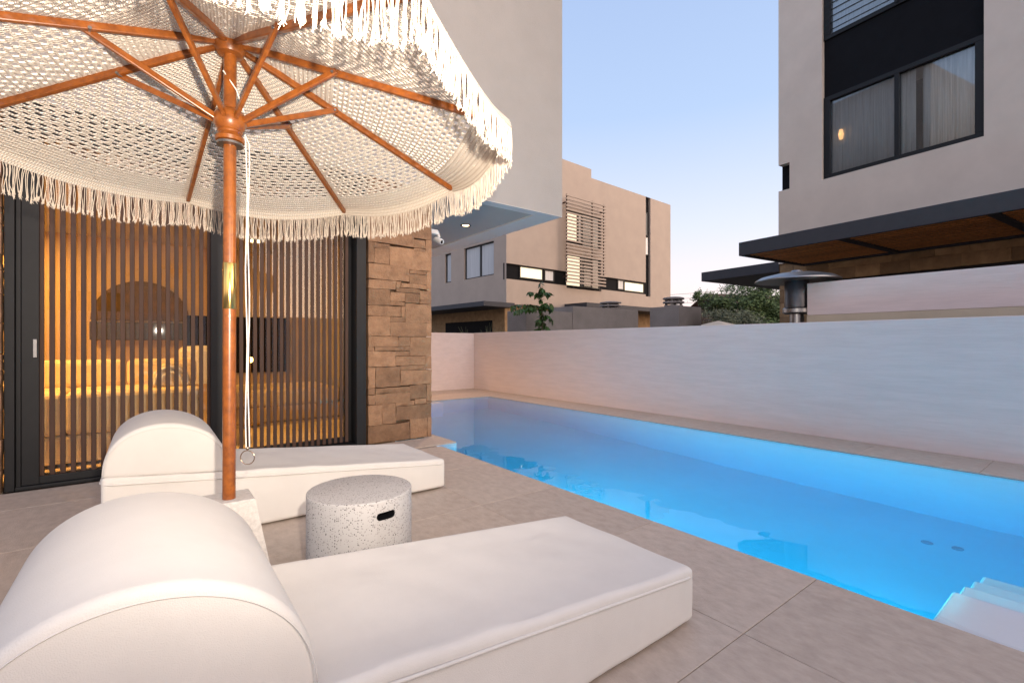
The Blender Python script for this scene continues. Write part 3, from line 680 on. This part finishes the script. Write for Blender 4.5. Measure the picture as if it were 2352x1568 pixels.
branch(2.38, -cam_r, .34, .12, .05); branch(2.40, cam_r, .24, .10, .08); branch(1.85, cam_r, .30, .05, .2); branch(1.75, -cam_r * .6 - cam_b, .22, .05, .2); branch(1.62, cam_r * .8, .26, .0, .2); branch(2.5, cam_r * .2 - cam_b, .2, .1, .1); branch(1.55, -cam_r * .8, .22, 0, .2)
st.build('trunk', M_bark, sap, smooth='auto')
for bi, pts in enumerate(brs):
    n = 34 if bi < 3 else 20
    for k in range(n):
        t = (.15 + .85 * random.random()) * 5; i = min(4, int(t)); pz = pts[i].lerp(pts[i + 1], t - i)
        o = bpy.data.objects.new('leaf', lm); COL.objects.link(o); o.parent = sap
        o.location = pz; s = random.uniform(.55, 1.05); o.scale = (s, s, s)
        o.rotation_euler = (random.uniform(-1.5, -.3), random.uniform(-.5, .5), random.uniform(0, 6.28))
for k in range(70):
    zz = random.uniform(1.5, 2.74); o = bpy.data.objects.new('leaf', lm); COL.objects.link(o); o.parent = sap
    o.location = (-.06 * (zz - 1.2) / 1.5, .015, zz); s = random.uniform(.5, .95); o.scale = (s, s, s)
    o.rotation_euler = (random.uniform(-1.3, .2), random.uniform(-.4, .4), random.uniform(0, 6.28))

def tree(name, label, loc, blobs, m, nleaf, lsize, trunk_h):
    t = thing(name, label, 'tree', loc, 0, 'trees beyond the garden')
    tr = MB(); tr.tube([(0, 0, -1), (.1, 0, trunk_h * .5), (0, .1, trunk_h)], [.28, .2, .12], 8)
    for (bx, by, bz, r) in blobs: tr.tube([(0, .05, trunk_h * .7), (bx * .5, by * .5, (trunk_h * .7 + bz) / 2 + .2), (bx, by, bz)], [.12, .08, .03], 6)
    tr.build('trunk', M_bark, t, smooth='auto')
    vs = []; fs = []
    tot = sum(b[3] ** 2 for b in blobs)
    for (bx, by, bz, r) in blobs:
        n = int(nleaf * r * r / tot)
        # clumps inside each limb's crown
        cl = []
        for c in range(max(5, int(26 * r))):
            d = Vector((random.gauss(0, 1), random.gauss(0, 1), random.gauss(0, .8))).normalized() * r * random.random() ** .4
            cl.append((d, random.uniform(.16, .34) * r))
        for _ in range(n):
            d, cr = random.choice(cl)
            p_ = Vector((bx, by, bz)) + d + Vector((random.gauss(0, cr), random.gauss(0, cr), random.gauss(0, cr * .7)))
            a = Vector((random.gauss(0, 1), random.gauss(0, 1), random.gauss(0, 1))).normalized(); b = a.orthogonal().normalized()
            s = lsize * random.uniform(.6, 1.5); o = len(vs)
            vs += [p_ - a * s, p_ + b * s * .35, p_ + a * s, p_ - b * s * .35]; fs.append((o, o + 1, o + 2, o + 3))
    c = MB().add(vs, fs).build('crown', m, t); c['kind'] = 'stuff'
    return t
fw = Vector((.606, .795, 0)); rt = Vector((.795, -.606, 0))
def at(px, d): q = fw * d + rt * ((px - 1176) / 1090 * d); return q
tree('evergreen_tree', 'dark green spreading tree in front of the red tiled roof', tuple(at(1710, 36)), [(0, 0, 4.3, 1.5), (1.6, -1.2, 3.6, 1.6), (-1.5, 1.1, 4.2, 1.0), (-2.6, 2.0, 4.55, .6), (.4, -.3, 2.6, 1.9), (2.2, -1.6, 2.4, 1.8), (.9, -.6, 5.0, .8)], M_leaf_d, 30000, .11, 3.6)
tree('olive_tree', 'grey green olive tree in front of the dark evergreen', tuple(at(1668, 25)), [(0, 0, 2.3, .75), (.9, -.7, 2.0, .7), (-.7, .5, 2.1, .7), (.2, 0, 1.5, 1.1), (1.4, -1.0, 1.5, .6), (-.9, .7, 1.4, .8)], M_leaf_o, 20000, .065, 1.6)
tree('bare_shrub', 'thin brown shrub beside the square chimney block', tuple(at(1612, 22)), [(0, 0, 2.1, .5), (.2, -.1, 1.7, .5)], mat('brown_foliage', (.10, .06, .04), .8, noise_amt=.4, noise_scale=2), 700, .05, 1.3)
rf = thing('far_house', 'distant house with a red tiled roof behind the trees', 'house', tuple(at(1790, 46)), R(-20))
MB().box(-5, 6, 0, 8, -1, 3.9).build('wall', M_render_b, rf)
rm = MB()
for i in range(40):
    x = -5.4 + i * .3
    rm.add([(x, -.5, 3.8), (x + .15, -.5, 3.88), (x + .3, -.5, 3.8), (x + .3, 4, 6.1), (x + .15, 4, 6.18), (x, 4, 6.1)], [(0, 1, 4, 5), (1, 2, 3, 4)])
    rm.add([(x, 8.5, 3.8), (x + .15, 8.5, 3.88), (x + .3, 8.5, 3.8), (x + .3, 4, 6.1), (x + .15, 4, 6.18), (x, 4, 6.1)], [(5, 4, 1, 0), (4, 3, 2, 1)])
rm.build('roof', M_roof, rf)
pa = thing('garden_parasol', 'closed low beige parasol top peeking over the pool wall', 'parasol', tuple(at(1650, 20)))
pa['label'] = 'flat beige parasol peeking over the pool wall below the olive tree'
MB().lathe([(1.15, 1.76), (.6, 1.9), (.02, 2.04)], n=8).build('canopy', M_wallband, pa)
MB().lathe([(.03, 0), (.03, 1.95)], n=8).build('pole', M_bark, pa)
for k, (z0, z1) in enumerate(((5.0, 6.5), (4.7, 5.9), (4.4, 5.35), (4.05, 4.9), (3.7, 4.4))):
    a = at(1450, 40); b = at(1850, 40)
    pts = [(a.x + (b.x - a.x) * t, a.y + (b.y - a.y) * t, z0 + (z1 - z0) * t - .5 * math.sin(math.pi * t) * .5) for t in [i / 8 for i in range(9)]]
    tag(MB().tube(pts, .012, 5).build('power_line', M_char), ['topmost', 'second from the top', 'middle', 'second from the bottom', 'lowest'][k] + ' of the five power lines crossing the sky', 'power line', 'power lines crossing the sky')
def tuft(px, d, h, label):
    c = at(px, d); mb = MB()
    for _ in range(26):
        a = random.uniform(0, 6.28); sp = random.uniform(.05, .28); hh = h * random.uniform(.6, 1)
        mb.tube([(0, 0, .9), (math.cos(a) * sp * .4, math.sin(a) * sp * .4, .9 + (hh - .9) * .6), (math.cos(a) * sp, math.sin(a) * sp, hh)], [.006, .005, .002], 4, False)
    t = thing('grass_plant', label, 'plant', tuple(c), 0, 'ornamental grasses behind the far wall')
    mb.build('blades', M_leaf_o, t)['kind'] = 'stuff'
tuft(1072, 13.5, 1.58, 'short tuft of ornamental grass in front of the dark garage')
tuft(1122, 13.5, 1.72, 'taller feathery ornamental grass at the corner of the dark garage')
tuft(1142, 13.8, 1.62, 'feathery ornamental grass next to the grey chimney block')

# house across the garden behind the viewer (seen only mirrored in the glass)
hc = thing('neighbour_house', 'plain tan house across the garden, mirrored in the door glass', 'house', (0, 0, 0))
MB().box(-4.0, 2.6, -14, -8.2, -.05, 4.9).build('wall', M_render_b, hc)
MB().box(-2.6, -.6, -8.2, -8.14, 1.2, 2.6).build('window', M_black, hc)

# ================================================================ LOUNGERS
LW = .72
CREASE = [(-.62, .20, 1.45, .20, .006), (-.50, .16, 1.7, .16, .005), (-.74, .24, 1.25, .15, .004), (-.30, .55, .4, .2, .004), (-1.1, .5, .9, .25, .004), (-.9, .12, 2.2, .14, .004), (-.15, .2, .9, .12, .003)]
def make_lounger():
    t = thing('sun_lounger', '', 'sun lounger')
    # origin: near front foot corner; x runs to the foot, y across
    hx, fx = -1.98, 0.0
    zt = lambda x: .222 - .098 * x
    bm = bmesh.new()
    vs = [bm.verts.new(q) for q in [(hx, 0, .012), (fx, 0, .012), (fx, LW, .012), (hx, LW, .012), (hx, 0, zt(hx)), (fx, 0, zt(fx)), (fx, LW, zt(fx)), (hx, LW, zt(hx))]]
    for q in ((3, 2, 1, 0), (4, 5, 6, 7), (0, 1, 5, 4), (1, 2, 6, 5), (2, 3, 7, 6), (3, 0, 4, 7)): bm.faces.new([vs[i] for i in q])
    bmesh.ops.bevel(bm, geom=list(bm.edges), offset=.022, segments=4, profile=.5, affect='EDGES')
    bmesh.ops.subdivide_edges(bm, edges=[e_ for e_ in bm.edges if e_.calc_length() > .15], cuts=40, use_grid_fill=True)
    for v in bm.verts:                                              # slack cloth: soft folds and a slight sag
        q = v.co
        top = q.z > zt(q.x) - .012
        a = noise.noise(Vector((q.x * 2.2, q.y * 3.1, 4))) * .008 + noise.noise(Vector((q.x * 7 + q.y * 4, q.y * 1.5, 9))) * .005
        inn = min(q.y, LW - q.y, -q.x + .01)
        for (cxr, cyr, ang, ln, dp) in CREASE:
            dx, dy = q.x - cxr, q.y - cyr; al = dx * math.cos(ang) + dy * math.sin(ang); ac = -dx * math.sin(ang) + dy * math.cos(ang)
            if abs(al) < ln: a += dp * (math.exp(-(ac / .016) ** 2) - .6 * math.exp(-((ac - .03) / .02) ** 2)) * math.cos(al / ln * math.pi / 2) ** 2
        if top and inn > .015: q.z += a - .008 * min(1, inn / .15)
        elif q.y < .012: q.y += a * .8 - .004 * math.sin(max(0, min(1, q.z / .3)) * math.pi)
        elif q.x > -.012: q.x += a * .8
    me = bpy.data.meshes.new('mattress'); bm.to_mesh(me); bm.free(); me.materials.append(M_fabric)
    for q in me.polygons: q.use_smooth = True
    o = bpy.data.objects.new('mattress', me); COL.objects.link(o); o.parent = t
    # seam welt under the top edge, all round
    pts = []; e_ = .004
    loop = [(hx + .05, -e_), (-.05, -e_), (-.015, .004), (e_, .05), (e_, LW - .05), (-.015, LW - .004), (-.05, LW + e_), (hx + .05, LW + e_), (hx + .015, LW - .004), (hx - e_, LW - .05), (hx - e_, .05), (hx + .015, .004), (hx + .05, -e_)]
    for (xa, ya), (xb, yb) in zip(loop, loop[1:]):
        n = max(1, int(math.hypot(xb - xa, yb - ya) / .08))
        for i in range(n):
            x = xa + (xb - xa) * i / n; yv = ya + (yb - ya) * i / n
            pts.append((x, yv, zt(x) - .036 + .004 * noise.noise(Vector((x * 3, yv * 3, 1)))))
    pts.append(pts[0])
    MB().tube(pts, .0055, 6, False).build('seam_welt', M_fabric, t, smooth=True)
    # rounded bolster at the head
    cx_, a_, h_ = -1.695, .283, .255
    prof = []
    for k in range(41):
        th = math.pi * k / 40
        c, s = math.cos(th), math.sin(th)
        xq = cx_ - a_ * c; prof.append((xq, zt(xq) - .006 + (h_ + .022 + .006) * (s ** .82)))
    bm = bmesh.new()
    base = [bm.verts.new((x, .012, z)) for x, z in prof]
    f = bm.faces.new(base)
    r = bmesh.ops.extrude_face_region(bm, geom=[f]); nv = [q for q in r['geom'] if isinstance(q, bmesh.types.BMVert)]
    bmesh.ops.translate(bm, verts=nv, vec=(0, LW - .024, 0))
    bmesh.ops.recalc_face_normals(bm, faces=bm.faces)
    ed = [q for q in bm.edges if abs(q.verts[0].co.y - q.verts[1].co.y) < 1e-5]
    bmesh.ops.bevel(bm, geom=ed, offset=.024, segments=5, profile=.5, affect='EDGES')
    me = bpy.data.meshes.new('headrest'); bm.to_mesh(me); bm.free(); me.materials.append(M_fabric)
    for q in me.polygons: q.use_smooth = True
    me.set_sharp_from_angle(angle=R(50))
    o = bpy.data.objects.new('headrest', me); COL.objects.link(o); o.parent = t
    for yv in (.022, LW - .022):
        pr = [(x + (cx_ - x) * .004, yv + (-.0103 if yv < .3 else .0103), z - .0235) for x, z in prof[1:-1]]
        MB().tube(pr, .0017, 5).build('headrest_seam', M_fabric, o, smooth=True)
    return t
L1 = make_lounger(); L1.location = (1.70, 1.05, 0); L1['label'] = 'white upholstered sun lounger nearest the viewer, cut by the lower edge'; L1['group'] = 'white sun loungers'
L2 = dup(L1); L2.location = (1.78, 3.17, 0); L2['label'] = 'white upholstered sun lounger in front of the slatted door, behind the stool'

# ================================================================ STOOL
def make_stool():
    bm = bmesh.new()
    r, h = .235, .42
    bmesh.ops.create_cone(bm, cap_ends=True, segments=72, radius1=r, radius2=r, depth=h, matrix=Matrix.Translation((0, 0, h / 2)))
    ed = [e_ for e_ in bm.edges if abs(e_.verts[0].co.z - e_.verts[1].co.z) < 1e-6]
    bmesh.ops.bevel(bm, geom=ed, offset=.006, segments=3, profile=.5, affect='EDGES')
    me = bpy.data.meshes.new('stool'); bm.to_mesh(me); bm.free(); me.materials.append(M_terr)
    o = bpy.data.objects.new('stool', me); COL.objects.link(o); o.location = (.785, 2.205, 0)
    # hand slot: cut with a stadium prism
    cb = bmesh.new(); n = 12; pts = []
    for k in range(n + 1): a = -math.pi / 2 + math.pi * k / n; pts.append((.028 + .0165 * math.cos(a), .0165 * math.sin(a)))
    for k in range(n + 1): a = math.pi / 2 + math.pi * k / n; pts.append((-.028 + .0165 * math.cos(a), .0165 * math.sin(a)))
    dirv = Vector((.03, -.22, 0)).normalized(); side = Vector((0, 0, 1)).cross(dirv)
    def P(a, b, d): return dirv * d + side * a + Vector((0, 0, .352 + b))
    v0 = [cb.verts.new(P(a, b, .17)) for a, b in pts]; v1 = [cb.verts.new(P(a, b, .30)) for a, b in pts]
    cb.faces.new(v0); cb.faces.new(list(reversed(v1)))
    for i in range(len(pts)): j = (i + 1) % len(pts); cb.faces.new((v0[i], v1[i], v1[j], v0[j]))
    bmesh.ops.recalc_face_normals(cb, faces=cb.faces)
    cm = bpy.data.meshes.new('slot'); cb.to_mesh(cm); cb.free()
    cm.materials.append(M_black)
    c = bpy.data.objects.new('slot', cm); COL.objects.link(c); c.location = o.location
    b = o.modifiers.new('cut', 'BOOLEAN'); b.object = c; b.operation = 'DIFFERENCE'; b.solver = 'EXACT'; b.material_mode = 'TRANSFER'
    bpy.context.view_layer.update()
    ev = o.evaluated_get(bpy.context.evaluated_depsgraph_get()); nm = bpy.data.meshes.new_from_object(ev)
    o.modifiers.clear(); o.data = nm; bpy.data.objects.remove(c)
    for q in nm.polygons: q.use_smooth = True
    nm.set_sharp_from_angle(angle=R(35))
    return o
tag(make_stool(), 'round white terrazzo stool with dark specks and a hand slot', 'stool')

# ================================================================ PARASOL
HUB = Vector((.2785, 2.4035, 2.417))
umb = thing('parasol', 'white crochet fringed parasol on a varnished wooden pole', 'parasol', (0, 0, 0))
base = MB()
zs = [(.165, 0), (.093, .415), (.088, .42)]
vs = []
for (r_, z_) in zs: vs += [(-r_, -r_, z_), (r_, -r_, z_), (r_, r_, z_), (-r_, r_, z_)]
fs = [(3, 2, 1, 0), (8, 9, 10, 11)]
for i in range(2):
    for k in range(4): fs.append((i * 4 + k, i * 4 + (k + 1) % 4, i * 4 + 4 + (k + 1) % 4, i * 4 + 4 + k))
bs = base.add(vs, fs).build('parasol_stand', M_conc, None); bs.location = (.275, 2.43, 0)
tag(bs, 'tapered pale concrete block holding the parasol pole', 'stand'); bs.name = 'parasol_stand'
pb = Vector((.2747, 2.4061, .421)); pt = Vector((.2790, 2.4030, 2.44))
pl = lambda z_: pb.lerp(pt, (z_ - pb.z) / (pt.z - pb.z))
MB().tube([pb, pl(1.25)], .0258, 24).build('lower_pole', M_wood, umb, smooth='auto')
MB().tube([pl(1.4505), pt], .0253, 24).build('upper_pole', M_wood, umb, smooth='auto')
MB().tube([pl(1.2495), pl(1.252), pl(1.4485), pl(1.451)], [.0262, .027, .027, .0262], 28).build('brass_sleeve', M_brass, umb, smooth='auto')
MB().lathe([(.027, -.06), (.05, -.055), (.062, -.03), (.062, .0), (.05, .02), (.03, .03)], HUB, 24).build('crown_hub', M_wood, umb, smooth='auto')
RZ = 2.05
rc = pl(RZ)
MB().lathe([(.028, -.075), (.055, -.07), (.058, -.055), (.05, -.042), (.046, -.035), (.050, -.028), (.047, -.021), (.056, -.010), (.064, .012), (.064, .035), (.054, .06), (.036, .072), (.028, .074)], (rc.x, rc.y, RZ), 28).build('runner', M_wood, umb, smooth='auto')
MB().lathe([(.030, -.088), (.052, -.086), (.052, -.076), (.030, -.0755)], (rc.x, rc.y, RZ), 28).build('runner_ring', M_steel, umb, smooth='auto')
TIP = [Vector(q) for q in ((1.514, 2.617, 2.075), (1.082, 3.356, 2.021), (.191, 3.639, 2.007), (-.757, 3.079, 2.015), (-.949, 2.219, 2.010), (-.293, 1.29, 2.084), (.583, 1.182, 2.058), (1.262, 1.68, 2.066))]
for k, T_ in enumerate(TIP):
    d = (T_ - HUB); dn = d.normalized()
    hz = Vector((d.x, d.y, 0)).normalized()
    a = HUB + hz * .045 + Vector((0, 0, -.012))
    rib = MB().beam(a, T_, .021, .030).build('rib', M_wood, umb, bevel=.004)
    j = HUB + d * .372 + Vector((0, 0, -.010))
    sd = dn.cross(Vector((0, 0, 1))).normalized()
    s0 = Vector((rc.x, rc.y, RZ + .022)) + hz * .052
    j2 = j + (j - s0).normalized() * .02
    for q in (1,):
        st_ = MB().beam(s0, j2 + sd * .020, .017, .026).build('strut', M_wood, rib, bevel=.004)
    MB().tube([j - sd * .016 - Vector((0, 0, .0)), j + sd * .034], .006, 10).build('bolt', M_steel, rib, smooth='auto')
# crochet canopy: one panel between each pair of ribs, really open holes
def panel(k):
    A, B = TIP[k], TIP[(k + 1) % 8]
    off = Vector((0, 0, .020))
    Lr = ((A - HUB).length + (B - HUB).length) / 2
    def P(t, r):
        q = HUB + (A - HUB) * (r * (1 - t)) + (B - HUB) * (r * t)
        return q + off * min(1, r * 6) + Vector((0, 0, -.052 * math.sin(math.pi * t) * r * r))
    mb = MB(); uv = []
    rows = 46
    for i in range(rows):
        r0, r1 = max(.03, i / rows), (i + 1) / rows
        if r1 <= .03: continue
        rm_ = (r0 + r1) / 2
        wid = (A - B).length * rm_
        if rm_ < .36: sz = .30 if rm_ > .10 else 0; pitch = .034
        elif rm_ < .89: sz = .72; pitch = .050
        else: sz = .30; pitch = .024
        n = max(1, round(wid / pitch))
        st0 = .5 if i % 2 else 0
        cells = []
        if st0: cells.append((0, .5 / n, 0))
        for c in range(n - (1 if st0 else 0)): cells.append(((c + st0) / n, (c + 1 + st0) / n, sz))
        if st0: cells.append((1 - .5 / n, 1, 0))
        for (t0, t1, s) in cells:
            tm = (t0 + t1) / 2
            if min(tm, 1 - tm) * wid < .045: s = 0
            ob = [(t0, r0), (tm, r0), (t1, r0), (t1, rm_), (t1, r1), (tm, r1), (t0, r1), (t0, rm_)]
            o0 = len(mb.v)
            def put(t, r):
                q = P(t, r); mb.v.append(tuple(q)); uv.append(((t - .5) * (A - B).length * r, r * Lr))
            for t, r in ob: put(t, r)
            if s == 0:
                mb.f.append(tuple(o0 + q for q in range(8)))
            else:
                jt = random.uniform(-.06, .06) * (t1 - t0); sv = s * random.uniform(.82, 1.12); 
                inn = []
                for q, (t, r) in enumerate(ob):
                    fx_ = (1.15 if q in (0, 2) else .75 if q in (4, 6) else 1.0) * (.86 if q in (0, 2, 4, 6) else 1.0)
                    inn.append((tm + jt + (t - tm) * sv * .92 * fx_, rm_ + (r - rm_) * min(.8, sv * 1.0)))
                for t, r in inn: put(t, r)
                for q in range(8):
                    mb.f.append((o0 + q, o0 + (q + 1) % 8, o0 + 8 + (q + 1) % 8, o0 + 8 + q))
    # solid hem band below the rib tips
    nb = 24; o0 = len(mb.v)
    out2 = ((A + B) / 2 - HUB); out2.z = 0; out2.normalize()
    HEM = []
    for i in range(nb + 1):
        t = i / nb; sg = math.sin(math.pi * t) ** .8
        q0 = P(t, 1.0)
        out2 = Vector((q0.x - HUB.x, q0.y - HUB.y, 0)).normalized()
        q1 = q0 + out2 * (.008 + .014 * sg) + Vector((0, 0, -.020 - .004 * sg))
        q2 = q1 + out2 * (.003 + .006 * sg) + Vector((0, 0, -.018 - .006 * sg))
        for m_, q in enumerate((q0, q1, q2)):
            mb.v.append(tuple(q)); uv.append(((t - .5) * (A - B).length, Lr + m_ * .03))
        HEM.append(q2)
    for i in range(nb):
        for m_ in range(2):
            a = o0 + i * 3 + m_; mb.f.append((a, a + 3, a + 4, a + 1))
    mb.uv = uv
    o = mb.build('canopy_panel', M_knit, umb)
    so_ = o.modifiers.new('thick', 'SOLIDIFY'); so_.thickness = .007; so_.offset = 0
    # fringe: pairs of threads drawn together into a frayed tassel
    fr = MB(); ns = 74
    for i in range(ns):
        t = (i + .5 + random.uniform(-.2, .2)) / ns * nb
        i0 = min(nb - 1, int(t)); h0 = HEM[i0].lerp(HEM[i0 + 1], t - i0)
        tn = (HEM[i0 + 1] - HEM[i0]).normalized()
        L = random.uniform(.118, .140); e0 = h0 + Vector((0, 0, -L)) + tn * random.gauss(0, .005) + out2 * random.gauss(0, .005)
        sp = (A - B).length / ns
        for sgn in (-1, 1):
            a = h0 + tn * sgn * sp * .27 + Vector((0, 0, .004)); pts = []
            w1 = tn * random.gauss(0, .0035) + out2 * random.gauss(0, .004); w2 = tn * random.gauss(0, .0025)
            e1_ = e0 + tn * sgn * sp * random.uniform(.10, .30)
            for q in range(6):
                s = q / 5; pts.append(a.lerp(e1_, s) + w1 * math.sin(math.pi * s) + w2 * math.sin(2 * math.pi * s))
            fr.tube(pts, [.0018, .0019, .0018, .0018, .0020, .0023], 4, False)
        for _ in range(5):                                          # frayed ends
            q1 = e0 + tn * random.gauss(0, .0042) + out2 * random.gauss(0, .005) + Vector((0, 0, -random.uniform(.008, .022)))
            fr.tube([e0 + Vector((0, 0, .010)), (e0 + q1) / 2 + tn * random.gauss(0, .002), q1], [.0019, .0020, .0008], 4, False)
    f = fr.build('fringe', M_fringe, umb, smooth=True)
for k in range(8): panel(k)
# pull cord with ring
cx2 = Vector((.3425, 2.381, 0))
cd = MB()
for s in (-.0045, .0045):
    cd.tube([Vector((rc.x + .055, rc.y - .02, RZ - .03))] + [cx2 + Vector((s + .0035 * math.sin(i * 1.1 + s * 200), 0, 1.98 - i * 1.34 / 12)) for i in range(13)], .0026, 6)
cd.tube([pl(2.28) + Vector((-.027, -.01, 0)), pl(2.2) + Vector((.02, -.035, 0)), Vector((rc.x + .05, rc.y - .035, RZ + .06))], .003, 6)
cd.build('pull_cord', M_cord, umb, smooth='auto')
rp_ = [cx2 + Vector((math.cos(a) * .0305 * .795, -math.cos(a) * .0305 * .606, .595 + math.sin(a) * .0305)) for a in [2 * math.pi * i / 32 for i in range(33)]]
MB().tube(rp_, .0022, 8, False).build('pull_ring', M_ring, umb, smooth=True)
MB().lathe([(.001, -.008), (.006, -.005), (.007, 0), (.006, .006), (.001, .009)], cx2 + Vector((0, 0, .635)), 12).build('ring_bead', M_ring, umb, smooth=True)
